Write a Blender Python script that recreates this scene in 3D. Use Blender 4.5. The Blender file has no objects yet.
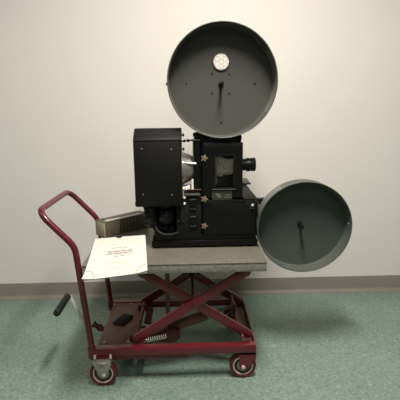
import bpy, bmesh, math, random
from mathutils import Vector, Matrix
random.seed(4)
scene = bpy.context.scene
COL = scene.collection
PI = math.pi

# ------------------------------------------------------------------ materials
def lin(c):
    return tuple(((v/255)/12.92 if v/255 <= .04045 else ((v/255+.055)/1.055)**2.4) for v in c)

def mat(name, rgb, rough=.5, metal=0., var=.0, scale=30., bump=0., bscale=200., spec=.5, coat=0.):
    """Principled material whose base colour wanders a little with object-space noise."""
    m = bpy.data.materials.new(name); m.use_nodes = True
    nt = m.node_tree; N = nt.nodes; L = nt.links
    b = N['Principled BSDF']
    c = lin(rgb)
    b.inputs['Base Color'].default_value = (*c, 1)
    b.inputs['Roughness'].default_value = rough
    b.inputs['Metallic'].default_value = metal
    b.inputs['Specular IOR Level'].default_value = spec
    b.inputs['Coat Weight'].default_value = coat
    tc = N.new('ShaderNodeTexCoord')
    if var > 0:
        n = N.new('ShaderNodeTexNoise'); n.inputs['Scale'].default_value = scale; n.inputs['Detail'].default_value = 5
        r = N.new('ShaderNodeValToRGB')
        r.color_ramp.elements[0].position = .3; r.color_ramp.elements[1].position = .7
        r.color_ramp.elements[0].color = (*[max(0, v*(1-var)) for v in c], 1)
        r.color_ramp.elements[1].color = (*[min(1, v*(1+var)) for v in c], 1)
        L.new(tc.outputs['Object'], n.inputs['Vector']); L.new(n.outputs['Fac'], r.inputs['Fac'])
        L.new(r.outputs['Color'], b.inputs['Base Color'])
    if bump > 0:
        n2 = N.new('ShaderNodeTexNoise'); n2.inputs['Scale'].default_value = bscale; n2.inputs['Detail'].default_value = 3
        bp = N.new('ShaderNodeBump'); bp.inputs['Strength'].default_value = bump; bp.inputs['Distance'].default_value = .002
        L.new(tc.outputs['Object'], n2.inputs['Vector']); L.new(n2.outputs['Fac'], bp.inputs['Height'])
        L.new(bp.outputs['Normal'], b.inputs['Normal'])
    return m

def speckle_mat(name, base, dark, light, rough, cell, amount=.5, big=3., bigvar=.08, stretch=(1, 1, 1)):
    """Chips of darker and lighter colour scattered over a base (vinyl tile, laminate)."""
    m = bpy.data.materials.new(name); m.use_nodes = True
    nt = m.node_tree; N = nt.nodes; L = nt.links
    b = N['Principled BSDF']; b.inputs['Roughness'].default_value = rough
    tc = N.new('ShaderNodeTexCoord'); mp = N.new('ShaderNodeMapping'); mp.inputs['Scale'].default_value = stretch
    L.new(tc.outputs['Object'], mp.inputs['Vector'])
    def noise(scale, detail=3, rgh=.6):
        n = N.new('ShaderNodeTexNoise'); n.inputs['Scale'].default_value = scale
        n.inputs['Detail'].default_value = detail; n.inputs['Roughness'].default_value = rgh
        L.new(mp.outputs['Vector'], n.inputs['Vector']); return n
    def ramp(src, p0, p1, c0, c1):
        r = N.new('ShaderNodeValToRGB')
        r.color_ramp.elements[0].position = p0; r.color_ramp.elements[1].position = p1
        r.color_ramp.elements[0].color = (*c0, 1); r.color_ramp.elements[1].color = (*c1, 1)
        L.new(src, r.inputs['Fac']); return r
    def mix(fac, a, bb):
        x = N.new('ShaderNodeMix'); x.data_type = 'RGBA'
        L.new(fac, x.inputs[0]); 
        if isinstance(a, tuple): x.inputs[6].default_value = (*a, 1)
        else: L.new(a, x.inputs[6])
        x.inputs[7].default_value = (*bb, 1); return x
    n1 = noise(cell); n2 = noise(cell*1.37, 4)
    f1 = ramp(n1.outputs['Fac'], .52, .60, (0, 0, 0), (amount,)*3)
    f2 = ramp(n2.outputs['Fac'], .55, .62, (0, 0, 0), (amount,)*3)
    nb = noise(big, 2)
    base_l = lin(base)
    rb = ramp(nb.outputs['Fac'], .3, .7, tuple(v*(1-bigvar) for v in base_l), tuple(v*(1+bigvar) for v in base_l))
    a = mix(f1.outputs['Color'], rb.outputs['Color'], lin(dark))
    c = mix(f2.outputs['Color'], a.outputs[2], lin(light))
    L.new(c.outputs[2], b.inputs['Base Color'])
    return m

M = {}
M['wall'] = mat('painted_wall', (232, 226, 216), .75, var=.012, scale=2.5, bump=.10, bscale=160)
M['floor'] = speckle_mat('vinyl_tile', (119, 138, 127), (82, 106, 96), (155, 168, 155), .42, 62, .6, 2.5, .07, (1, 1.0, 1))
M['cove'] = mat('cove_base', (134, 127, 117), .45, var=.03, scale=6)
M['red'] = mat('maroon_enamel', (94, 22, 29), .33, var=.10, scale=14, bump=.05, bscale=60, coat=.2)
M['reddark'] = mat('worn_maroon', (74, 26, 27), .5, var=.2, scale=25)
M['brown'] = mat('brown_plate', (108, 74, 62), .5, var=.16, scale=12, bump=.05)
M['laminate'] = speckle_mat('grey_laminate', (106, 102, 90), (76, 73, 65), (140, 136, 122), .4, 120, .5, 6, .05)
M['lam_edge'] = speckle_mat('laminate_edge', (126, 122, 110), (90, 87, 78), (162, 158, 146), .45, 90, .55, 9, .06)
M['black'] = mat('black_crackle', (9, 8, 6), .6, var=.12, scale=40, bump=.3, bscale=420, spec=.25)
M['blackgloss'] = mat('black_enamel', (11, 11, 9), .36, var=.12, scale=20, spec=.3)
M['blackmatte'] = mat('black_matte', (10, 10, 9), .7, var=.15, scale=30, spec=.3)
M['rubber'] = mat('black_rubber', (16, 16, 15), .75, var=.1, scale=60)
M['pan_up'] = mat('magazine_grey', (60, 59, 55), .6, var=.05, scale=4, bump=.05, bscale=80, spec=.3)
M['pan_low'] = mat('magazine_floor_tint', (62, 68, 63), .55, var=.05, scale=4, bump=.05, bscale=80, spec=.3)  # greenish tint is the floor's reflection, put into the colour
M['wall_up'] = mat('magazine_wall_lit_up', (78, 76, 70), .5, var=.05, scale=6, spec=.4)  # pan grey made lighter: light on the wall put into the colour
M['wall_low'] = mat('magazine_wall_lit_low', (112, 114, 108), .5, var=.06, scale=6, spec=.4)  # outer wall lit from above, painted in as a lighter grey
M['wall_up_inner'] = mat('magazine_inner_lit_up', (104, 102, 95), .5, var=.05, scale=6, spec=.4)  # lit crescent inside the upper pan, put into a lighter colour
M['wall_low_inner'] = mat('magazine_inner_shaded_low', (84, 88, 83), .5, var=.06, scale=6, spec=.35)  # darker than the outer wall: shade inside the pan painted in
M['rim'] = mat('magazine_rim', (84, 84, 79), .5, metal=.1, var=.08, scale=12)
M['hole'] = mat('bolt_dark', (28, 27, 25), .6, var=.1, scale=50)
M['steel'] = mat('zinc_steel', (150, 149, 140), .35, metal=.35, var=.06, scale=30)
M['chrome'] = mat('polished_steel', (214, 213, 204), .25, metal=.35, var=.03, scale=30)
M['conemetal'] = mat('aluminium_cone', (150, 146, 138), .42, metal=.7, var=.08, scale=20)
M['greymetal'] = mat('grey_metal', (84, 82, 75), .45, metal=.4, var=.12, scale=25)
M['brass'] = mat('aged_brass', (136, 122, 98), .45, metal=.3, var=.15, scale=60)
M['white'] = mat('stub_white', (236, 232, 222), .4, var=.02, scale=30)  # for the stubs that stand in for wall seen through gaps
M['port'] = mat('porthole_wire_glass', (226, 220, 204), .5, var=.04, scale=40)
M['wire'] = mat('porthole_wire', (160, 150, 134), .5, var=.05, scale=40)
M['gate'] = mat('film_gate_grey', (140, 138, 126), .4, metal=.3, var=.3, scale=28)
M['plate'] = mat('nameplate_green', (70, 72, 58), .4, metal=.4, var=.2, scale=60)
M['platedark'] = mat('nameplate_print', (44, 48, 34), .5, var=.1, scale=60)
M['platelight'] = mat('nameplate_light', (104, 106, 90), .4, metal=.3, var=.1, scale=60)
M['paper'] = mat('white_paper', (216, 212, 199), .7, var=.012, scale=20)
M['pageedge'] = mat('page_edges', (200, 194, 178), .75, var=.06, scale=160)
M['ink'] = mat('grey_ink', (138, 132, 119), .8, var=.05, scale=90)
M['inklight'] = mat('faint_ink', (184, 178, 163), .8, var=.03, scale=90)
M['card_end'] = mat('tan_card', (176, 164, 134), .7, var=.07, scale=30)
M['card_rib'] = mat('rib_card', (126, 119, 98), .6, var=.1, scale=40)
M['card_top'] = mat('grey_card', (92, 89, 80), .55, var=.12, scale=22)
M['tyre'] = mat('maroon_tyre', (92, 28, 32), .55, var=.15, scale=40)
M['whee_ring'] = mat('pale_ring', (196, 184, 172), .5, var=.05, scale=40)
M['hub'] = mat('wheel_hub', (58, 36, 34), .5, var=.1, scale=40)
M['hubgrey'] = mat('hub_face', (132, 134, 124), .4, metal=.5, var=.1, scale=40)

# ribbed side of the carton: darker and lighter vertical bands in object space
def rib_mat():
    m = bpy.data.materials.new('ribbed_card'); m.use_nodes = True
    N = m.node_tree.nodes; L = m.node_tree.links; b = N['Principled BSDF']
    b.inputs['Roughness'].default_value = .5
    tc = N.new('ShaderNodeTexCoord'); mp = N.new('ShaderNodeMapping')
    mp.inputs['Rotation'].default_value = (0, 0, -math.radians(44))
    w = N.new('ShaderNodeTexWave'); w.wave_type = 'BANDS'; w.bands_direction = 'X'
    w.inputs['Scale'].default_value = 14; w.inputs['Distortion'].default_value = 1.2; w.inputs['Detail'].default_value = 2
    r = N.new('ShaderNodeValToRGB')
    r.color_ramp.elements[0].color = (*lin((58, 56, 46)), 1); r.color_ramp.elements[1].color = (*lin((94, 90, 76)), 1)
    L.new(tc.outputs['Object'], mp.inputs['Vector']); L.new(mp.outputs['Vector'], w.inputs['Vector'])
    L.new(w.outputs['Fac'], r.inputs['Fac']); L.new(r.outputs['Color'], b.inputs['Base Color'])
    return m
M['ribbed'] = rib_mat()

def glass_mat():
    m = bpy.data.materials.new('window_glass'); m.use_nodes = True
    b = m.node_tree.nodes['Principled BSDF']
    b.inputs['Base Color'].default_value = (.8, .79, .74, 1)
    b.inputs['Roughness'].default_value = .08; b.inputs['Transmission Weight'].default_value = 1
    b.inputs['IOR'].default_value = 1.2
    return m
M['glass'] = glass_mat()
M['portglass'] = glass_mat()
M['portglass'].node_tree.nodes['Principled BSDF'].inputs['Base Color'].default_value = (1, 1, 1, 1)
M['portglass'].node_tree.nodes['Principled BSDF'].inputs['IOR'].default_value = 1.02

# ------------------------------------------------------------------ mesh helpers
def B(): return bmesh.new()

def box(bm, x0, x1, y0, y1, z0, z1, bev=0., seg=2, mtx=None):
    r = bmesh.ops.create_cube(bm, size=1)
    vs = r['verts']
    for v in vs:
        v.co = Vector((x0+(v.co.x+.5)*(x1-x0), y0+(v.co.y+.5)*(y1-y0), z0+(v.co.z+.5)*(z1-z0)))
    if bev > 0:
        es = list({e for v in vs for e in v.link_edges})
        g = bmesh.ops.bevel(bm, geom=es, offset=bev, segments=seg, profile=.5, affect='EDGES')
        vs = list({v for f in g['faces'] for v in f.verts} | {v for v in vs if v.is_valid})
    if mtx:
        for v in vs:
            if v.is_valid: v.co = mtx @ v.co
    return vs

def frame_of(d):
    d = d.normalized()
    a = Vector((0, 0, 1)) if abs(d.z) < .9 else Vector((1, 0, 0))
    u = d.cross(a).normalized(); w = d.cross(u).normalized()
    return u, w

def ring(bm, c, u, w, r, n):
    return [bm.verts.new(c + u*(r*math.cos(2*PI*i/n)) + w*(r*math.sin(2*PI*i/n))) for i in range(n)]

def bridge(bm, a, b):
    n = len(a)
    for i in range(n):
        bm.faces.new((a[i], a[(i+1) % n], b[(i+1) % n], b[i]))

def lathe(bm, p0, axis, prof, n=32, cap0=True, cap1=True):
    """prof: list of (distance along axis, radius)"""
    p0 = Vector(p0); axis = Vector(axis).normalized(); u, w = frame_of(axis)
    rs = [ring(bm, p0+axis*d, u, w, max(r, 1e-5), n) for d, r in prof]
    for a, b in zip(rs, rs[1:]): bridge(bm, a, b)
    if cap0: bm.faces.new(rs[0][::-1])
    if cap1: bm.faces.new(rs[-1])

def cyl(bm, p0, p1, r0, r1=None, n=24):
    p0 = Vector(p0); p1 = Vector(p1); d = p1-p0
    lathe(bm, p0, d, [(0, r0), (d.length, r0 if r1 is None else r1)], n)

def fillet(pts, r, k=6):
    pts = [Vector(p) for p in pts]; out = [pts[0]]
    rr = r if isinstance(r, (list, tuple)) else [r]*len(pts)
    for i in range(1, len(pts)-1):
        p, a, b = pts[i], pts[i-1], pts[i+1]
        d0 = (a-p).normalized(); d1 = (b-p).normalized()
        ang = d0.angle(d1)
        t = min(rr[i]/math.tan(ang/2) if ang < 3.1 else 0, (a-p).length*.48, (b-p).length*.48)
        if t < 1e-5: out.append(p); continue
        A = p+d0*t; Bp = p+d1*t
        for j in range(k+1):
            s = j/k
            out.append(A.lerp(p, s).lerp(p.lerp(Bp, s), s))
    out.append(pts[-1]); return out

def tube(bm, pts, r, n=14, cap=True):
    pts = [Vector(p) for p in pts]
    tang = []
    for i in range(len(pts)):
        a = pts[max(i-1, 0)]; b = pts[min(i+1, len(pts)-1)]
        tang.append((b-a).normalized())
    u, w = frame_of(tang[0]); prev = tang[0]; rs = []
    for p, t in zip(pts, tang):
        q = prev.rotation_difference(t); u = q @ u; w = q @ w; prev = t
        rs.append(ring(bm, p, u, w, r, n))
    for a, b in zip(rs, rs[1:]): bridge(bm, a, b)
    if cap:
        bm.faces.new(rs[0][::-1]); bm.faces.new(rs[-1])

def prism(bm, pts, y0, y1, bev=0.):
    """polygon in the x-z plane extruded along y"""
    a = [bm.verts.new((x, y0, z)) for x, z in pts]
    b = [bm.verts.new((x, y1, z)) for x, z in pts]
    n = len(pts)
    fs = [bm.faces.new(a), bm.faces.new(b[::-1])]
    for i in range(n): fs.append(bm.faces.new((a[(i+1) % n], a[i], b[i], b[(i+1) % n])))
    bmesh.ops.recalc_face_normals(bm, faces=fs)
    if bev > 0:
        es = list({e for f in fs[:2] for e in f.edges})
        bmesh.ops.bevel(bm, geom=es, offset=bev, segments=2, profile=.5, affect='EDGES')

def round_poly(pts, r, k=5):
    n = len(pts); out = []
    rr = r if isinstance(r, (list, tuple)) else [r]*n
    for i in range(n):
        p = Vector(pts[i]); a = Vector(pts[i-1]); b = Vector(pts[(i+1) % n])
        if rr[i] <= 0: out.append(tuple(p)); continue
        d0 = (a-p).normalized(); d1 = (b-p).normalized()
        ang = d0.angle(d1); t = min(rr[i]/math.tan(ang/2), (a-p).length*.48, (b-p).length*.48)
        A = p+d0*t; C = p+d1*t
        for j in range(k+1):
            s = j/k; out.append(tuple(A.lerp(p, s).lerp(p.lerp(C, s), s)))
    return out

WLOC = {}
def obj(name, bm, m, parent=None, smooth=38, base=False):
    """one mesh object; its origin goes to the middle of its shape (or middle of its bottom)"""
    bmesh.ops.remove_doubles(bm, verts=bm.verts, dist=1e-6)
    bmesh.ops.recalc_face_normals(bm, faces=bm.faces)
    xs = [v.co for v in bm.verts]
    lo = Vector([min(c[i] for c in xs) for i in range(3)]); hi = Vector([max(c[i] for c in xs) for i in range(3)])
    o0 = (lo+hi)/2
    if base: o0.z = lo.z
    for v in bm.verts: v.co -= o0
    ang = math.radians(smooth)
    for f in bm.faces: f.smooth = True
    for e in bm.edges:
        if len(e.link_faces) == 2:
            e.smooth = e.calc_face_angle(0) < ang
        else: e.smooth = False
    me = bpy.data.meshes.new(name); bm.to_mesh(me); bm.free()
    me.materials.append(M[m] if isinstance(m, str) else m)
    o = bpy.data.objects.new(name, me); COL.objects.link(o)
    if parent is not None:
        o.parent = parent; o.location = o0 - WLOC[parent.name]
    else:
        o.location = o0
    WLOC[o.name] = o0
    return o

def thing(name, label, cat, loc, group=None):
    o = bpy.data.objects.new(name, None); COL.objects.link(o)
    o.empty_display_size = .1; o.location = loc; WLOC[o.name] = Vector(loc)
    o['label'] = label; o['category'] = cat
    if group: o['group'] = group
    return o

def tag(o, label, cat, group=None):
    o['label'] = label; o['category'] = cat
    if group: o['group'] = group

def struct(o, label, cat):
    o['kind'] = 'structure'; o['label'] = label; o['category'] = cat

# ------------------------------------------------------------------ the room
WY = .986            # back wall plane
bm = B(); box(bm, -3.6, 3.6, -4.6, WY+.1, -.06, 0); struct(obj('floor', bm, 'floor'), 'speckled grey-green vinyl floor under the cart', 'floor')
bm = B(); box(bm, -3.6, 3.6, WY, WY+.1, 0, 2.9); struct(obj('wall_back', bm, 'wall'), 'plain off-white painted wall behind the projector', 'wall')
# vinyl cove base: flat band with a curved toe that meets the floor
bm = B()
prof = [(WY, 0), (WY-.034, 0), (WY-.033, .003), (WY-.019, .007), (WY-.009, .015), (WY-.0045, .026), (WY-.004, .104), (WY-.002, .108), (WY, .108)]
a = [bm.verts.new((-3.6, y, z)) for y, z in prof]; b = [bm.verts.new((3.6, y, z)) for y, z in prof]
for i in range(len(prof)):
    j = (i+1) % len(prof); bm.faces.new((a[i], a[j], b[j], b[i]))
bm.faces.new(a); bm.faces.new(b[::-1])
struct(obj('baseboard_back', bm, 'cove'), 'grey-brown vinyl cove base along the bottom of the wall', 'baseboard')

# ------------------------------------------------------------------ the lift cart
cart = thing('lift_cart', 'maroon scissor lift cart on casters with grey laminate tabletop and tubular push handle', 'cart', (0, .25, 0))

TZ, TB = .584, .541
bm = B(); box(bm, -.408, .41, .004, .656, TB, TZ-.004, .0015)
top = obj('tabletop', bm, 'lam_edge', cart); top['label'] = 'grey speckled laminate tabletop'
bm = B(); box(bm, -.41, .412, .002, .658, TZ-.004, TZ, .0012)
obj('laminate_sheet', bm, 'laminate', top)

# rails of the base frame
bm = B(); box(bm, -.386, .370, .010, .050, .136, .175, .004); obj('frame_rail', bm, 'red', cart)
bm = B(); box(bm, -.386, .370, .510, .550, .136, .175, .004); obj('frame_rail', bm, 'red', cart)
bm = B(); prism(bm, [(-.30, .137), (-.30, .116), (.040, .116), (.054, .123), (.054, .137)], .014, .046, .002)
obj('rail_stiffener', bm, 'reddark', cart)
bm = B(); box(bm, -.378, -.346, .050, .510, .136, .163, .003); obj('cross_rail', bm, 'red', cart)
# brown platform plate with bolt heads
bm = B(); box(bm, -.374, -.200, .046, .512, .163, .169, .002)
pl = obj('platform_plate', bm, 'brown', cart); pl['label'] = 'brown steel platform plate'
for x, y in ((-.362, .485), (-.272, .488), (-.345, .075), (-.232, .080)):
    bm = B(); lathe(bm, (x, y, .169), (0, 0, 1), [(0, .0085), (.003, .0085), (.006, .006), (.007, .0)], 12)
    obj('bolt', bm, 'steel', pl)
# U channel at the right end
bm = B()
prism(bm, [(.312, .177), (.312, .132), (.372, .132), (.372, .175), (.367, .175), (.367, .138), (.317, .138), (.317, .177)], .050, .556)
obj('end_channel', bm, 'brown', cart)
bm = B(); box(bm, .308, .318, .060, .54, .140, .198, .003); obj('roller_track', bm, 'brown', cart)

# scissor arms
def arm(x0, z0, x1, z1, y0, y1, w=.044):
    bm = B(); a = Vector((x0, z0)); b = Vector((x1, z1)); d = (b-a).normalized(); n = Vector((-d.y, d.x))
    pts = []
    for k in range(9):
        t = -PI/2 + PI*k/8; p = b + d*(math.cos(t)*w/2) + n*(math.sin(t)*w/2); pts.append(tuple(p))
    for k in range(9):
        t = PI/2 + PI*k/8; p = a + d*(math.cos(t)*w/2) + n*(math.sin(t)*w/2); pts.append(tuple(p))
    prism(bm, pts, y0, y1, .002)
    return obj('scissor_arm', bm, 'red', cart)
PX, PZ = .079, .3655
for ya, yb in ((.056, .076), (.480, .460)):
    s = 1 if yb > ya else -1
    arm(-.190, .194, .326, .5185, ya, ya+s*.016)            # leaning up to the right
    arm(.338, .196, -.156, .5185, ya+s*.020, ya+s*.036)     # leaning up to the left
for p0, p1, r in (((PX, .050, .3605), (PX, .486, .3605), .011),):
    bm = B(); cyl(bm, p0, p1, r); obj('pivot_pin', bm, 'reddark', cart)
bm = B(); cyl(bm, (.292, .092, .226), (.292, .444, .226), .012); obj('cross_tube', bm, 'reddark', cart)
bm = B(); cyl(bm, (-.16, .095, .516), (-.16, .444, .516), .010); obj('cross_tube', bm, 'reddark', cart)
bm = B(); cyl(bm, (-.192, .052, .192), (-.192, .48, .192), .010); obj('cross_tube', bm, 'reddark', cart)
# pivot lug on the platform's right edge
for y in (.080, .400):
    bm = B(); prism(bm, round_poly([(-.222, .168), (-.170, .168), (-.170, .205), (-.222, .205)], [0, 0, .012, .012]), y, y+.012, .001)
    obj('pivot_lug', bm, 'reddark', cart)

# hydraulic lift: pump block, cylinder, piston rod
bm = B()
prism(bm, round_poly([(-.155, .105), (-.02, .095), (.012, .120), (.010, .160), (-.05, .172), (-.155, .140)], .008), .19, .26, .003)
obj('pump_block', bm, 'reddark', cart)
bm = B(); lathe(bm, (-.10, .25, .132), (.30, 0, .098), [(0, .024), (.02, .027), (.25, .027), (.255, .023), (.268, .023)], 24)
obj('hydraulic_cylinder', bm, 'brown', cart)
d = Vector((.30, 0, .098)).normalized(); p = Vector((-.10, .25, .132)) + d*.268
bm = B(); cyl(bm, p, (.29, .25, .2605), .008); obj('piston_rod', bm, 'greymetal', cart)
bm = B(); box(bm, .278, .304, .238, .262, .214, .270, .004); obj('rod_clevis', bm, 'reddark', cart)
bm = B(); cyl(bm, (.165, .235, .222), (.305, .31, .245), .0045, n=10); obj('release_rod', bm, 'greymetal', cart)
bm = B(); box(bm, -.185, -.150, .050, .510, .112, .137, .003); obj('cross_rail', bm, 'reddark', cart)
# upright brown rod and thin black rod in the scissor opening
bm = B(); cyl(bm, (-.050, .25, .150), (-.047, .25, TB), .0115); obj('guide_rod', bm, 'brown', cart)
bm = B(); cyl(bm, (.079, .25, .36), (.079, .25, TB), .004, n=10); obj('stop_rod', bm, 'blackmatte', cart)
# return spring
bm = B(); pts = []
p0 = Vector((-.160, .14, .140)); p1 = Vector((-.054, .14, .160)); ax = (p1-p0); u, w = frame_of(ax)
for i in range(10*14+1):
    t = i/(10*14); a = 2*PI*10*t; pts.append(p0+ax*t+u*(.0105*math.cos(a))+w*(.0105*math.sin(a)))
tube(bm, pts, .0028, 6); obj('return_spring', bm, 'chrome', cart)
# black pedal lever
bm = B(); tube(bm, fillet([(-.215, .30, .128), (-.16, .30, .134), (-.06, .30, .165)], .03), .009, 10); obj('pump_lever', bm, 'rubber', cart)
bm = B(); tube(bm, fillet([(-.196, .26, .150), (-.176, .25, .166), (-.150, .25, .160)], .02), .006, 10); obj('hose_fitting', bm, 'steel', cart)

# push handle: one bent tube
hp = [(-.394, .031, .150), (-.4385, .031, .664), (-.588, .031, .826), (-.588, .530, .826), (-.4385, .530, .664), (-.394, .530, .150)]
bm = B(); tube(bm, fillet(hp, [0, .11, .07, .07, .11, 0], 8), .0142, 16)
obj('push_handle', bm, 'red', cart)
for y in (.031, .530):
    bm = B(); lathe(bm, (-.3925, y, .120), (-.083, 0, 1), [(0, .019), (.055, .019), (.060, .015)], 18); obj('handle_socket', bm, 'red', cart)

# crank at the left end
bm = B(); tube(bm, fillet([(-.405, .25, .140), (-.462, .25, .176), (-.494, .25, .206), (-.545, .25, .338), (-.549, .232, .341)], [0, .03, .03, .014, 0]), .0095, 12)
cr = obj('crank', bm, 'chrome', cart); cr['label'] = 'bright steel bent crank with black rubber grip'
bm = B(); lathe(bm, (-.549, .236, .341), (0, -1, 0), [(0, .013), (.006, .017), (.02, .0158), (.185, .017), (.193, .014), (.197, .0)], 18)
obj('grip', bm, 'rubber', cr)
bm = B(); d = Vector((-.06, 0, .040)); lathe(bm, (-.372, .25, .136), d, [(0, .013), (.028, .013), (.029, .018), (.046, .018), (.047, .013), (.066, .013), (.067, .017), (.078, .017)], 18)
obj('crank_collar', bm, 'reddark', cr)

# casters
def wheel(parent, x, y0, z, r):
    """tyre and hub, axle along y; y0 is the near face"""
    w = .034
    bm = B(); lathe(bm, (x, y0, z), (0, 1, 0), [(.003, r*.76), (.0, r*.80), (.0, r*.93), (.006, r), (w-.006, r), (w, r*.93), (w, r*.80), (w-.003, r*.76)], 40, False, False)
    o = obj('tyre', bm, 'tyre', parent)
    bm = B(); lathe(bm, (x, y0+.001, z), (0, 1, 0), [(.002, r*.76), (-.0005, r*.74), (-.0005, r*.68), (.003, r*.66)], 40, False, False)
    obj('rim_ring', bm, 'whee_ring', parent)
    bm = B(); lathe(bm, (x, y0+.004, z), (0, 1, 0), [(.006, .012), (.006, r*.5), (.0, r*.67), (.0, r*.77), (w-.008, r*.77), (w-.008, r*.67), (w-.014, r*.5), (w-.014, .012)], 36)
    obj('hub', bm, 'hub', parent)
    bm = B(); lathe(bm, (x, y0+.008, z), (0, 1, 0), [(0, r*.47), (-.004, r*.45), (-.005, .016)], 32)
    obj('hub_face', bm, 'hubgrey', parent)

def swivel_caster(x, y0):
    r = .062; z = r
    bm = B(); box(bm, x-.046, x+.046, max(y0, .012)-.006, max(y0, .012)+.045, .124, .1365, .002)
    c = obj('caster', bm, 'red', cart); c['label'] = 'swivel caster with bare zinc fork'
    bm = B()
    for ya in (y0-.007, y0+.0365):
        prism(bm, round_poly([(x-.042, .118), (x+.042, .118), (x+.030, z+.024), (x+.018, z-.006), (x-.001, z-.018), (x-.014, z-.006)], [.002, .002, .006, .012, .012, .012]), ya, ya+.004, .001)
    box(bm, x-.042, x+.040, y0-.007, y0+.0405, .116, .121, .001)
    lathe(bm, (x, y0+.017, .120), (0, 0, 1), [(0, .030), (.003, .034), (.006, .030)], 24)
    obj('fork', bm, 'steel', c)
    wheel(c, x, y0, z, r)
    bm = B(); lathe(bm, (x+.006, y0-.006, z-.001), (0, -1, 0), [(0, .009), (.006, .009), (.008, .006)], 6); obj('axle_nut', bm, 'chrome', c)
    for dx in (-.036, .036):
        bm = B(); lathe(bm, (x+dx, max(y0, .012)-.006, .142), (0, 0, 1), [(-.012, .006), (.006, .006), (.008, .003)], 10); obj('mounting_bolt', bm, 'chrome', c)

def fixed_caster(x, y0, flip=1):
    r = .063; z = r
    bm = B()
    for ya in (y0-.007, y0+.0365):
        prism(bm, round_poly([(x-.020, .137), (x+.060, .137), (x+.060, .102), (x+.036, z+.002), (x+.014, z-.016), (x-.010, z-.016), (x-.018, z)], [0, 0, .02, .01, .01, .01, .01]), ya, ya+.005, .001)
    box(bm, x-.018, x+.060, y0-.007, y0+.0415, .124, .137, .001)
    c = obj('caster', bm, 'red', cart); c['label'] = 'fixed caster with maroon painted fork'
    wheel(c, x, y0, z, r)
    bm = B(); lathe(bm, (x, y0-.006, z-.002), (0, -1, 0), [(0, .010), (.006, .010), (.009, .006)], 12); obj('axle_nut', bm, 'whee_ring', c)
swivel_caster(-.342, -.012); swivel_caster(-.342, .49)
fixed_caster(.311, .022); fixed_caster(.311, .49)

# ------------------------------------------------------------------ the projector
pj = thing('film_projector', 'black antique cinema projector with two round film magazines standing on the cart', 'projector', (.14, .36, TZ))

# base casting
bm = B(); box(bm, -.118, .404, .225, .520, TZ+.008, TZ+.038, .004)
box(bm, -.112, .398, .235, .510, TZ+.036, TZ+.066, .004)
base = obj('base', bm, 'blackgloss', pj)
for x in (-.095, .375):
    for y in (.25, .49):
        bm = B(); lathe(bm, (x, y, TZ), (0, 0, 1), [(0, .016), (.009, .013)], 16); obj('foot', bm, 'rubber', base)

# mechanism case: tall head on a lower pedestal, one silhouette
case = round_poly([(.128, .640), (.402, .640), (.402, .812), (.346, .812), (.331, .836), (.331, 1.100), (.131, 1.100), (.131, .82), (.128, .81)],
                  [.0, .012, .010, .012, .012, .018, .018, 0, 0])
bm = B(); prism(bm, case, .254, .455, .004)
head = obj('mechanism_case', bm, 'blackgloss', pj)
# front door of the head with a window opening (four-sided ring, so the pane sits in a real hole)
def ring_panel(bm, x0, x1, z0, z1, a0, a1, c0, c1, y0, y1):
    o = [(x0, z0), (x1, z0), (x1, z1), (x0, z1)]; i = [(a0, c0), (a1, c0), (a1, c1), (a0, c1)]
    V = lambda p, y: bm.verts.new((p[0], y, p[1]))
    of, ob, jf, jb = [V(p, y0) for p in o], [V(p, y1) for p in o], [V(p, y0) for p in i], [V(p, y1) for p in i]
    for k in range(4):
        l = (k+1) % 4
        bm.faces.new((of[k], of[l], jf[l], jf[k])); bm.faces.new((ob[l], ob[k], jb[k], jb[l]))
        bm.faces.new((of[l], of[k], ob[k], ob[l])); bm.faces.new((jf[k], jf[l], jb[l], jb[k]))
bm = B(); ring_panel(bm, .136, .328, .834, 1.096, .196, .284, .882, 1.040, .228, .254)
bmesh.ops.bevel(bm, geom=[e for e in bm.edges if all(abs(v.co.y-.228) < 1e-5 for v in e.verts)], offset=.004, segments=2, profile=.5, affect='EDGES')
door = obj('mechanism_door', bm, 'blackgloss', pj)
bm = B(); ring_panel(bm, .193, .287, .879, 1.043, .197, .283, .883, 1.039, .2268, .229); obj('window_frame', bm, 'blackmatte', door)
bm = B(); box(bm, .196, .284, .236, .239, .882, 1.040); pane = obj('window_pane', bm, 'glass', door)
bm = B(); box(bm, .182, .293, .219, .226, .8735, .8775, .001); obj('window_sill_strip', bm, 'greymetal', door)
# film path seen through the pane
bm = B()
prism(bm, round_poly([(.206, .938), (.283, .946), (.283, 1.022), (.252, 1.018), (.238, 1.026), (.222, 1.036), (.206, 1.033)], .006), .244, .254, .002)
g = obj('film_gate', bm, 'gate', head)
bm = B(); box(bm, .232, .279, .241, .245, .955, .985, .002); obj('aperture_plate', bm, 'gate', g)
bm = B(); box(bm, .210, .232, .241, .246, .936, .952, .003); obj('gate_latch', bm, 'conemetal', g)
bm = B(); lathe(bm, (.246, .254, .906), (0, -1, 0), [(0, .019), (.006, .019), (.007, .014), (.010, .014)], 20); obj('sprocket', bm, 'blackgloss', head)
bm = B(); lathe(bm, (.206, .254, .912), (0, -1, 0), [(0, .008), (.010, .008)], 14); obj('roller', bm, 'greymetal', head)
bm = B(); box(bm, .199, .203, .226, .240, .90, 1.03, .001); obj('window_bar', bm, 'greymetal', door)
# lower pedestal door
bm = B(); prism(bm, round_poly([(.136, .650), (.394, .650), (.394, .804), (.34, .804), (.330, .822), (.136, .822)], [.006, .006, .008, .01, .008, .006]), .230, .256, .004)
low = obj('pedestal_door', bm, 'blackgloss', pj)
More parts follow.
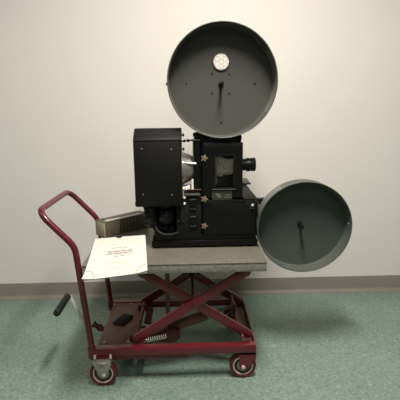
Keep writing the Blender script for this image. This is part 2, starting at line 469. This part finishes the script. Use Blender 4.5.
# name plate
bm = B(); box(bm, .182, .275, .227, .231, .8265, .8655, .001); np_ = obj('nameplate', bm, 'plate', door)
bm = B(); prism(bm, [(.190, .861), (.268, .861), (.248, .846), (.240, .836), (.226, .836), (.216, .846)], .2255, .2272); obj('nameplate_emblem', bm, 'platedark', np_)
bm = B()
prism(bm, [(.197, .856), (.214, .856), (.224, .845), (.224, .834), (.206, .834)], .2248, .2257)
prism(bm, [(.243, .850), (.268, .852), (.268, .846), (.240, .845)], .2248, .2257)
prism(bm, [(.240, .840), (.270, .841), (.270, .835), (.236, .834)], .2248, .2257)
obj('nameplate_lettering', bm, 'platelight', np_)
bm = B(); ring_panel(bm, .181, .276, .8255, .8665, .184, .273, .8285, .8635, .2262, .2275); obj('nameplate_border', bm, 'greymetal', np_)
# brass star hinges
def star(x, z, R, y, par):
    bm = B(); pts = []
    for k in range(10):
        a = PI*k/5; rr = R if k % 2 == 0 else R*.52; pts.append((x+rr*math.cos(a), z+rr*math.sin(a)))
    prism(bm, pts, y, y+.008, .0015)
    o = obj('star_hinge', bm, 'brass', par); o['label'] = 'brass star-shaped hinge plate'
    for k in range(3):
        a = 2*PI*k/3; bm = B(); lathe(bm, (x+R*.38*math.cos(a), y, z+R*.38*math.sin(a)), (0, -1, 0), [(0, .0024), (.002, .0018)], 8); obj('hinge_screw', bm, 'hole', o)
star(.1445, 1.0258, .0195, .222, pj); star(.1435, .8285, .0195, .222, pj); star(.142, .694, .0185, .224, pj)
# lens
bm = B(); lathe(bm, (.325, .33, .980), (1, 0, 0), [(0, .029), (.030, .029), (.031, .033), (.036, .034), (.050, .034), (.052, .031), (.055, .031), (.057, .034), (.074, .034), (.077, .032), (.077, .026), (.070, .023)], 36)
ln = obj('lens', bm, 'blackgloss', pj)
bm = B(); lathe(bm, (.397, .33, .980), (1, 0, 0), [(0, .022), (.003, .016), (.004, .0)], 28, True, False); obj('lens_glass', bm, 'blackgloss', ln)
for d in (.008, .018):
    bm = B(); lathe(bm, (.325+d, .33, .980), (1, 0, 0), [(0, .0288), (.001, .0302), (.004, .0302), (.005, .0288)], 32, False, False); obj('focus_ring', bm, 'blackmatte', ln)
# sloped chute on the pedestal's right
bm = B(); prism(bm, [(.331, .815), (.400, .815), (.404, .822), (.347, .892), (.331, .892)], .268, .420, .002); obj('film_chute', bm, 'greymetal', pj)
bm = B(); box(bm, .331, .372, .262, .426, .890, .896, .001); obj('chute_lid', bm, 'blackgloss', pj)
# latch knob lower right
bm = B(); lathe(bm, (.374, .232, .790), (0, -1, 0), [(0, .016), (.004, .016)], 20); k = obj('latch_plate', bm, 'blackmatte', pj)
bm = B(); lathe(bm, (.3745, .228, .797), (0, -1, 0), [(0, .005), (.008, .006), (.013, .0075), (.017, .005), (.018, 0)], 16); obj('latch_knob', bm, 'chrome', k)
bm = B(); box(bm, .362, .386, .226, .231, .776, .781, .001); obj('latch_slot', bm, 'greymetal', k)

# shutter housing between lamphouse and head
bm = B(); box(bm, .094, .133, .262, .43, .850, 1.106, .006); sh = obj('shutter_housing', bm, 'blackgloss', pj)
bm = B(); box(bm, .0905, .0945, .252, .30, .995, 1.112, .001); box(bm, .0905, .125, .252, .30, 1.108, 1.113, .001); obj('edge_strip', bm, 'conemetal', sh)
# lamphouse
bm = B()
prof = round_poly([(.190, .803), (.480, .803), (.480, 1.160), (.255, 1.168), (.190, 1.122)], [.006, .006, .03, .05, .03], 7)
x0, x1 = -.184, .0365
a = [bm.verts.new((x0, y, z)) for y, z in prof]; b = [bm.verts.new((x1, y, z)) for y, z in prof]
fs = [bm.faces.new(a), bm.faces.new(b[::-1])]
for i in range(len(prof)):
    j = (i+1) % len(prof); bm.faces.new((a[i], a[j], b[j], b[i]))
bmesh.ops.recalc_face_normals(bm, faces=bm.faces)
bmesh.ops.bevel(bm, geom=list({e for f in fs if f.is_valid for e in f.edges}), offset=.005, segments=2, profile=.5, affect='EDGES')
lamp = obj('lamphouse', bm, 'black', pj)
bm = B(); box(bm, -.179, .031, .186, .192, .812, 1.110, .003); ld = obj('lamphouse_door', bm, 'black', lamp)
for x, z in ((-.144, 1.076), (-.008, 1.072), (-.146, .864), (-.011, .859)):
    bm = B(); lathe(bm, (x, .187, z), (0, -1, 0), [(0, .0052), (.002, .0048), (.004, .002), (.0045, 0)], 12); obj('rivet', bm, 'greymetal', ld)
bm = B(); tube(bm, [(-.181, .1885, 1.116), (.033, .1885, 1.116)], .0022, 8); obj('lid_seam', bm, 'blackgloss', lamp)
for z in (1.137, 1.072):
    bm = B(); lathe(bm, (.037, .215, z), (1, 0, 0), [(0, .004), (.006, .004), (.007, .0075), (.013, .0075), (.015, .004)], 14); obj('side_knob', bm, 'blackgloss', lamp)
for z in (.815,):
    bm = B(); lathe(bm, (-.184, .21, z), (0, 0, 1), [(-.009, .004), (.009, .004)], 10); obj('door_hinge', bm, 'blackmatte', lamp)
# knobby damper rod from lamphouse to head
bm = B(); lathe(bm, (.034, .30, 1.102), (1, 0, .08), [(0, .004), (.014, .004), (.016, .007), (.022, .007), (.024, .003), (.030, .003), (.032, .008), (.040, .008), (.042, .004), (.062, .004)], 14)
obj('damper_rod', bm, 'blackgloss', pj)
# light cone
bm = B(); lathe(bm, (.034, .33, .968), (1, 0, .03), [(0, .082), (.004, .083), (.058, .058), (.062, .058)], 40)
cn = obj('light_cone', bm, 'conemetal', pj)
bm = B(); cyl(bm, (.034, .262, 1.003), (.106, .262, .996), .0055, n=14); obj('dowser_tube', bm, 'chrome', cn)
# shelf below the cone; white stubs, most added for wall seen through gaps
bm = B(); box(bm, .036, .130, .256, .40, .868, .872, .001); shf = obj('terminal_shelf', bm, 'brown', pj)
bm = B(); box(bm, .044, .122, .226, .36, .846, .853, .002); obj('shelf_bracket', bm, 'greymetal', pj)
bm = B(); box(bm, .060, .110, .26, .34, .853, .868, .002); obj('shelf_riser', bm, 'blackmatte', pj)
for x, y, h, r in ((.087, .262, .050, .0055), (.056, .268, .014, .008), (.044, .272, .010, .006), (.069, .275, .018, .006)):
    bm = B(); lathe(bm, (x, y, .872), (0, 0, 1), [(0, r*1.1), (h*.2, r), (h*.8, r), (h, r*.7)], 16); obj('white_stub', bm, 'white', shf)
# control box with two switches
bm = B(); box(bm, .006, .1275, .236, .42, .636, .800, .003); cb = obj('control_box', bm, 'blackmatte', pj)
bm = B(); box(bm, .046, .1275, .238, .40, .798, .846, .003); obj('switch_box', bm, 'blackmatte', cb)
for z in (.803, .718):
    bm = B(); box(bm, .068, .108, .230, .238, z-.030, z+.030, .002); s = obj('switch_plate', bm, 'blackgloss', cb)
    for dz in (.023, -.023):
        bm = B(); box(bm, .074, .102, .226, .231, z+dz-.002, z+dz+.002, .0008); obj('switch_trim', bm, 'greymetal', s)
    bm = B(); box(bm, .082, .094, .216, .231, z-.004, z+.010, .002); obj('toggle', bm, 'blackgloss', s)
bm = B(); box(bm, .012, .044, .231, .237, .710, .730, .001); s = obj('socket', bm, 'blackgloss', cb)
for x in (.015, .041):
    bm = B(); lathe(bm, (x, .231, .7205), (0, -1, 0), [(0, .0024), (.002, .0018)], 8); obj('socket_screw', bm, 'steel', s)
for z in (.838, .808):
    bm = B(); lathe(bm, (.0475, .239, z), (0, -1, 0), [(0, .005), (.008, .0062), (.014, .005)], 14); obj('white_stub', bm, 'white', cb)  # white stubs added where bright wall shows between the housings
# lamphouse bracket, rheostat drum, motor and hose under the lamphouse
bm = B(); box(bm, -.120, .02, .33, .43, .648, .806, .006); obj('lamphouse_bracket', bm, 'blackmatte', pj)
bm = B(); lathe(bm, (-.119, .262, .806), (0, 0, -1), [(0, .026), (.01, .034), (.07, .036), (.106, .034), (.120, .026), (.125, .010)], 28)
rh = obj('rheostat', bm, 'blackgloss', pj)
for z in (.79, .765, .74, .715):
    bm = B(); lathe(bm, (-.119, .262, z), (0, 0, -1), [(0, .0345), (.002, .0375), (.007, .0375), (.009, .0345)], 28, False, False); obj('cooling_fin', bm, 'blackmatte', rh)
bm = B(); lathe(bm, (-.046, .360, .738), (0, -1, 0), [(0, .052), (.09, .052), (.105, .048), (.118, .036), (.126, .022), (.138, .020), (.142, .012)], 32)
mo = obj('motor', bm, 'blackgloss', pj)
bm = B(); lathe(bm, (-.046, .236, .738), (0, -1, 0), [(0, .0225), (.003, .0225), (.004, .0205), (.0, .0195)], 28, False, False); obj('motor_ring', bm, 'greymetal', mo)
bm = B(); box(bm, -.082, -.008, .27, .35, .650, .690, .006); obj('motor_foot', bm, 'blackmatte', mo)
bm = B(); box(bm, -.07, -.02, .25, .34, .782, .806, .004); obj('terminal_box', bm, 'blackmatte', mo)
bm = B(); tube(bm, fillet([(-.098, .262, .705), (-.092, .215, .682), (-.060, .205, .660), (-.010, .215, .658), (.012, .240, .660)], .05), .0065, 12); obj('flexible_hose', bm, 'rubber', pj)

# ------------------------------------------------------------------ film magazines
def magazine(cx, cz, r, yf, yb, m, label, sx=1., sz=1., hole=None, wall='wall_low'):
    """open pan facing the camera: back disc, rim wall with rolled lip"""
    n = 96; th = .004
    prof = [(yf+.001, r-th), (yf, r-th*.5), (yf+.001, r), (yb-.006, r), (yb, r-.006), (yb, 0.0)]
    bm = B()
    def rr(y, q): return [bm.verts.new((cx+sx*q*math.cos(2*PI*i/n), y, cz+sz*q*math.sin(2*PI*i/n))) for i in range(n)]
    def disc(loop, y):
        """flat disc inside a loop, with the porthole cut out when there is one"""
        if not hole: bm.faces.new(loop); return None
        h = [bm.verts.new((hole[0]+hole[2]*math.cos(2*PI*i/n), y, hole[1]+hole[2]*math.sin(2*PI*i/n))) for i in range(n)]
        # bridge loop to loop through intermediate rings so faces stay well shaped
        bridge(bm, loop, h); return h
    rings = [rr(y, q) for y, q in prof[:-1]]
    for a, b in zip(rings, rings[1:]): bridge(bm, a, b)
    h0 = disc(rings[-1], prof[-2][0])
    inner = [rr(y, q) for y, q in ((yf+.001, r-th), (yb-.012, r-th), (yb-.007, r-th-.002), (yb-.004, r-th-.010))]
    for a, b in zip(inner, inner[1:]): bridge(bm, a, b)
    h1 = disc(inner[-1], yb-.004)
    if hole: bridge(bm, h0, h1)
    bm.normal_update()
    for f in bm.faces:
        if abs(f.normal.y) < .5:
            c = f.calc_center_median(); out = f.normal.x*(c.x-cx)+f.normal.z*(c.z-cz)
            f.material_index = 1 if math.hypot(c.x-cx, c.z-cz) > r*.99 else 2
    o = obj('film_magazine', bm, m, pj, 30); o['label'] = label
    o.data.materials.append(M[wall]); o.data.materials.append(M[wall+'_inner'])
    bm = B()
    def q2(y, q): return [bm.verts.new((cx+sx*q*math.cos(2*PI*i/n), y, cz+sz*q*math.sin(2*PI*i/n))) for i in range(n)]
    L = [q2(yf-.0008, r-th*.8), q2(yf-.002, r-.0015), q2(yf-.0008, r+.0012), q2(yf+.006, r+.0012), q2(yf+.007, r-.0005)]
    for a, b in zip(L, L[1:]): bridge(bm, a, b)
    obj('rolled_rim', bm, 'rim', o)
    return o
um = magazine(.2305, 1.3765, .2505, .205, .305, 'pan_up', 'upper open film magazine with round wire-glass porthole', 1., 1.02, (.231, 1.470, .0365), 'wall_up')
yb = .2995
bm = B(); lathe(bm, (.231, yb, 1.470), (0, -1, 0), [(0, .043), (.004, .0425), (.005, .037), (.003, .0362), (-.004, .0362)], 48, False, False); po = obj('porthole', bm, 'pan_up', um); po['label'] = 'round wire-glass porthole'
bm = B(); lathe(bm, (.231, yb-.001, 1.470), (0, 1, 0), [(0, .0364), (.002, .0364)], 40); obj('porthole_glass', bm, 'portglass', po)
bm = B()
R = .0362; y = yb-.002
pts = [(0, 0)]
hexr = .0125
def seg(p, q):
    a = Vector((.231+p[0], y, 1.470+p[1])); b = Vector((.231+q[0], y, 1.470+q[1])); cyl(bm, a, b, .0010, n=6)
def clipd(p): 
    l = math.hypot(*p); return p if l <= R else (p[0]*R/l, p[1]*R/l)
cents = [(0, 0)] + [(hexr*1.732*math.cos(PI/6+PI/3*k), hexr*1.732*math.sin(PI/6+PI/3*k)) for k in range(6)]
def inside(p): return math.hypot(*p) <= R
done = set()
for a_ in range(-4, 5):
    for b_ in range(-4, 5):
        cx_ = hexr*1.5*a_; cz_ = hexr*1.732*(b_+a_/2)
        for k in range(6):
            p = (cx_+hexr*math.cos(PI/3*k), cz_+hexr*math.sin(PI/3*k)); q = (cx_+hexr*math.cos(PI/3*(k+1)), cz_+hexr*math.sin(PI/3*(k+1)))
            key = (round((p[0]+q[0])*500), round((p[1]+q[1])*500))
            if key in done or not (inside(p) or inside(q)): continue
            done.add(key); seg(clipd(p), clipd(q))
obj('wire_mesh', bm, 'wire', po)
def bolt(x, z, par, r=.0042, ya=yb):
    bm = B(); lathe(bm, (x, ya, z), (0, -1, 0), [(-.001, r), (.0015, r), (.003, r*.6)], 10); obj('bolt', bm, 'hole', par)
for x, z in ((.2305, 1.549), (.2305, 1.192), (.066, 1.374), (.391, 1.370), (.189, 1.417), (.269, 1.416), (.188, 1.328), (.268, 1.327)): bolt(x, z, um)
def spindle(x, z, ya, par, r=.010, ln=.085):
    bm = B(); lathe(bm, (x, ya, z), (0, -1, 0), [(-.001, r*1.5), (.006, r*1.5), (.008, r*.75), (ln-.012, r*.75), (ln-.010, r), (ln, r), (ln+.002, r*.6)], 20)
    o = obj('spindle', bm, 'blackmatte', par)
    bm = B(); box(bm, x-.003, x+.003, ya-ln-.012, ya-ln+.004, z-.007, z+.007, .001); obj('spindle_key', bm, 'blackmatte', o)
spindle(.2300, 1.368, yb, um, .0085, .078)
bm = B(); lathe(bm, (-.020, .212, 1.366), (-1, 0, 0), [(0, .006), (.005, .006), (.007, .003)], 12); obj('magazine_latch', bm, 'blackgloss', um)
# saddle carrying the upper magazine
bm = B(); cxm, czm, rm = .2305, 1.3765, .2585
pts = [(.098, 1.100), (.322, 1.100), (.326, 1.124)]
for k in range(15):
    x = .320-(.320-.112)*k/14; pts.append((x, czm-math.sqrt(rm**2-(x-cxm)**2)*1.004))
pts.append((.098, 1.122))
prism(bm, pts, .255, .40, .001); obj('magazine_saddle', bm, 'blackgloss', pj)
bm = B(); lathe(bm, (.103, .262, 1.1355), (0, -1, 0), [(0, .011), (.012, .011), (.015, .007)], 18); obj('saddle_knob', bm, 'blackgloss', pj)

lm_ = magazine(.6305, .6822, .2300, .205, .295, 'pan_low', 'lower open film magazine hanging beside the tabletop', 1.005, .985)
yb = .2895
spindle(.6265, .6795, yb, lm_, .009, .058)
for x, z in ((.6255, .80), (.6255, .53), (.505, .68), (.745, .68)): bolt(x, z, lm_, .0028, .2895)
for x, z in ((.835, .675),):
    bm = B(); lathe(bm, (x+.016, .22, z+.02), (-1, 0, 0), [(0, .004), (.004, .004), (.005, .002)], 10); obj('rim_screw', bm, 'steel', lm_)
bm = B(); box(bm, .401, .409, .205, .230, .745, .800, .002); obj('rim_clip', bm, 'rim', lm_)
bm = B(); prism(bm, round_poly([(.392, .700), (.430, .700), (.470, .655), (.520, .66), (.520, .71), (.452, .812), (.392, .812)], .01), .2965, .330, .003); obj('magazine_arm', bm, 'blackgloss', pj)
bm = B(); box(bm, .394, .412, .26, .32, .70, .80, .003); obj('arm_flange', bm, 'blackgloss', pj)

# ------------------------------------------------------------------ things lying on the cart
# long ribbed carton behind the papers
cxy = Vector((-.385, .427)); th = math.radians(44)
dl = Vector((math.cos(th), math.sin(th))); dw = Vector((-math.sin(th), math.cos(th)))
def Q(l, w, z): p = cxy+dl*l+dw*w; return Vector((p.x, p.y, z))
carton = thing('carton', 'long grey-tan carton with ribbed side lying on the tabletop behind the papers', 'box', (-.34, .53, TZ))
LEN, WID, H = .30, .088, .086
def hexa(bm, l0, l1, w0, w1, z0, z1, bev=.0015):
    vs = box(bm, 0, 1, 0, 1, 0, 1)
    for v in vs:
        c = v.co.copy(); v.co = Q(l0+(l1-l0)*c.x, w0+(w1-w0)*c.y, z0+(z1-z0)*c.z)
    if bev: bmesh.ops.bevel(bm, geom=list({e for v in vs for e in v.link_edges}), offset=bev, segments=2, profile=.5, affect='EDGES')
bm = B(); hexa(bm, .004, LEN, .003, WID-.003, TZ, TZ+H-.004); obj('sleeve', bm, 'ribbed', carton)
bm = B(); hexa(bm, .0, LEN+.001, .0, WID, TZ+H-.006, TZ+H); lid = obj('lid', bm, 'card_top', carton)
bm = B(); hexa(bm, -.001, .006, .001, WID-.001, TZ+.001, TZ+H-.005); obj('end_panel', bm, 'card_end', carton)
bm = B()
for k in range(12):
    l = .012+k*.0075+random.random()*.002
    hexa(bm, l, l+.0032, -.0005, .004, TZ+.004, TZ+H-.006, .0006)
rb = obj('side_rib', bm, 'card_rib', carton); rb['kind'] = 'stuff'
bm = B(); hexa(bm, .02, .25, .010, .030, TZ+H-.001, TZ+H+.0012, .0005); obj('label_strip', bm, 'pageedge', lid)
bm = B(); hexa(bm, .020, .036, .046, .064, TZ+H-.001, TZ+H+.0015, .0005); obj('dark_spot', bm, 'hole', lid)

# document: a wedge of pages whose front edge overhangs the table; the top page is printed
BL, BR = Vector((-.385, .202, .648)), Vector((-.1495, .246, .650))
FL, FR = Vector((-.364, -.176, .589)), Vector((-.1085, -.104, .592))
def S(u, v, lift=0.):
    """u across 0..1, v front 0 .. back 1 on the page surface"""
    p = FL.lerp(FR, u).lerp(BL.lerp(BR, u), v)
    sag = -.004*math.sin(PI*v)
    c = 0.
    for cu in (0, 1):                                     # curled front corners
        dd = math.hypot((u-cu)*.25, v*.36); c += .008*max(0, 1-dd/.06)**2
    return p + Vector((0, 0, sag+c+lift))
doc = thing('document', 'white printed pages with curled front corners overhanging the front edge of the tabletop', 'papers', (-.25, .05, TZ))
def page(bm, lift, th, u0=0., u1=1., v0=0., v1=1., nu=16, nv=24, bottom=None):
    top = [[bm.verts.new(S(u0+(u1-u0)*i/nu, v0+(v1-v0)*j/nv, lift)) for i in range(nu+1)] for j in range(nv+1)]
    def low(i, j):
        p = top[j][i].co.copy()
        if bottom is not None: p.z = min(bottom, p.z-.001)
        else: p.z -= th
        return bm.verts.new(p)
    bot = [[low(i, j) for i in range(nu+1)] for j in range(nv+1)]
    for j in range(nv):
        for i in range(nu):
            bm.faces.new((top[j][i], top[j][i+1], top[j+1][i+1], top[j+1][i]))
            bm.faces.new((bot[j][i], bot[j+1][i], bot[j+1][i+1], bot[j][i+1]))
    for i in range(nu):
        bm.faces.new((top[0][i], bot[0][i], bot[0][i+1], top[0][i+1])); bm.faces.new((top[nv][i+1], bot[nv][i+1], bot[nv][i], top[nv][i]))
    for j in range(nv):
        bm.faces.new((top[j+1][0], bot[j+1][0], bot[j][0], top[j][0])); bm.faces.new((top[j][nu], bot[j][nu], bot[j+1][nu], top[j+1][nu]))
bm = B(); page(bm, -.0026, 0, .012, .992, .012, .99, bottom=TZ+.0004); obj('lower_pages', bm, 'pageedge', doc)
bm = B(); page(bm, 0., .0012); tp = obj('title_page', bm, 'paper', doc, 60)
def strip(bm, u0, u1, v0, v1, lift=.0006):
    n = max(1, int((u1-u0)*20)); m_ = max(1, int((v1-v0)*24))
    g = [[bm.verts.new(S(u0+(u1-u0)*i/n, v0+(v1-v0)*j/m_, lift)) for i in range(n+1)] for j in range(m_+1)]
    for j in range(m_):
        for i in range(n): bm.faces.new((g[j][i], g[j][i+1], g[j+1][i+1], g[j+1][i]))
def line(bm, u0, u1, v, h, words):
    """a printed line: rows of small upright strokes with word gaps"""
    x = u0
    while x < u1:
        wl = random.uniform(.7, 1.4)*words
        e = min(u1, x+wl)
        q = x
        while q < e:
            s = random.uniform(.006, .011); strip(bm, q, min(e, q+s), v-h*random.uniform(.35, .5), v+h*random.uniform(.35, .5)); q += s+.004
        x = e+.018
for args in ((.30, .76, .610, .052, .11), (.28, .74, .555, .045, .12)):
    bm = B(); line(bm, *args); obj('printed_title', bm, 'ink', tp)
for args in ((.42, .64, .485, .028, .07), (.36, .66, .70, .026, .08)):
    bm = B(); line(bm, *args); obj('printed_subtitle', bm, 'ink', tp)
for args in ((.24, .80, .345, .022, .09), (.30, .74, .310, .018, .09), (.25, .78, .195, .028, .10), (.2, .8, .80, .018, .09), (.25, .75, .86, .016, .09)):
    bm = B(); line(bm, *args); obj('printed_line', bm, 'inklight', tp)
bm = B()
strip(bm, .085, .092, .16, .92); strip(bm, .908, .915, .16, .92); strip(bm, .085, .915, .915, .922); strip(bm, .18, .82, .075, .084)
for (cu, cv, a0) in ((.0, .0, 0), (1., 0., 1)):
    for k in range(10):
        t0 = PI/2*k/10; t1 = PI/2*(k+1)/10
        for R0, R1 in ((.150, .175),):
            f = lambda R_, t: S(abs(cu-(.01+R_*math.cos(t))), .01+R_*1.15*math.sin(t), .0006)
            bm.faces.new([bm.verts.new(f(R0, t0)), bm.verts.new(f(R1, t0)), bm.verts.new(f(R1, t1)), bm.verts.new(f(R0, t1))])
obj('page_border', bm, 'inklight', tp)
# small black clip at the back edge of the pages
bm = B()
p = S(.475, .985, .0)
box(bm, p.x-.011, p.x+.011, p.y-.008, p.y+.014, p.z+.0015, p.z+.0085, .002)
tube(bm, fillet([(p.x-.006, p.y+.010, p.z+.007), (p.x-.006, p.y-.014, p.z+.006), (p.x+.006, p.y-.014, p.z+.006), (p.x+.006, p.y+.010, p.z+.007)], .004), .0012, 8)
tag(obj('paper_clip', bm, 'rubber', None, base=True), 'small black clip at the back edge of the printed pages', 'clip')
# rubber pad lying askew on the platform plate
mt = Matrix.Translation((-.287, .292, .1692)) @ Matrix.Rotation(math.radians(-24), 4, 'Z')
pad = thing('rubber_pad', 'black rubber pad lying askew on the brown platform plate of the cart', 'pad', (-.287, .292, .1692))
bm = B(); box(bm, -.032, .032, -.054, .054, 0, .015, .006, 3, mt); pb = obj('pad_body', bm, 'rubber', pad)
bm = B(); box(bm, -.024, .024, -.044, .044, .0145, .0172, .002, 2, mt); obj('raised_tread', bm, 'blackmatte', pb)

# ------------------------------------------------------------------ light
def area(name, loc, sx, sy, power, col=(1, .965, .90), rot=(0, 0, 0)):
    l = bpy.data.lights.new(name, 'AREA'); l.shape = 'RECTANGLE'; l.size = sx; l.size_y = sy; l.energy = power; l.color = col
    o = bpy.data.objects.new(name, l); COL.objects.link(o); o.location = loc; o.rotation_euler = rot
    return o
area('ceiling_lamp', (.32, -.66, 2.75), .30, .8, 86)
area('ceiling_lamp', (-2.1, -.75, 2.75), .5, 1.1, 13)
area('ceiling_lamp', (2.7, -.75, 2.75), .5, 1.1, 7)
area('ceiling_lamp', (.32, -3.0, 2.75), .5, 1.1, 26)
w = bpy.data.worlds.new('room_light'); scene.world = w; w.use_nodes = True
w.node_tree.nodes['Background'].inputs['Color'].default_value = (1, .965, .92, 1)
w.node_tree.nodes['Background'].inputs['Strength'].default_value = .10

# ------------------------------------------------------------------ camera
cd = bpy.data.cameras.new('camera'); cam = bpy.data.objects.new('camera', cd); COL.objects.link(cam)
cd.sensor_width = 36; cd.lens = 430/400*36; cd.clip_start = .05
rt = Vector((.99956734, -.02674687, -.01223641)); up = Vector((.01743569, .20377637, .97886219)); fw = Vector((.023688, .97865203, -.20415456))
mx = Matrix(((rt.x, up.x, -fw.x, .0728), (rt.y, up.y, -fw.y, -1.8017), (rt.z, up.z, -fw.z, 1.2479), (0, 0, 0, 1)))
cam.matrix_world = mx
scene.camera = cam
scene.view_settings.view_transform = 'Standard'
scene.view_settings.look = 'None'
scene.view_settings.exposure = 0
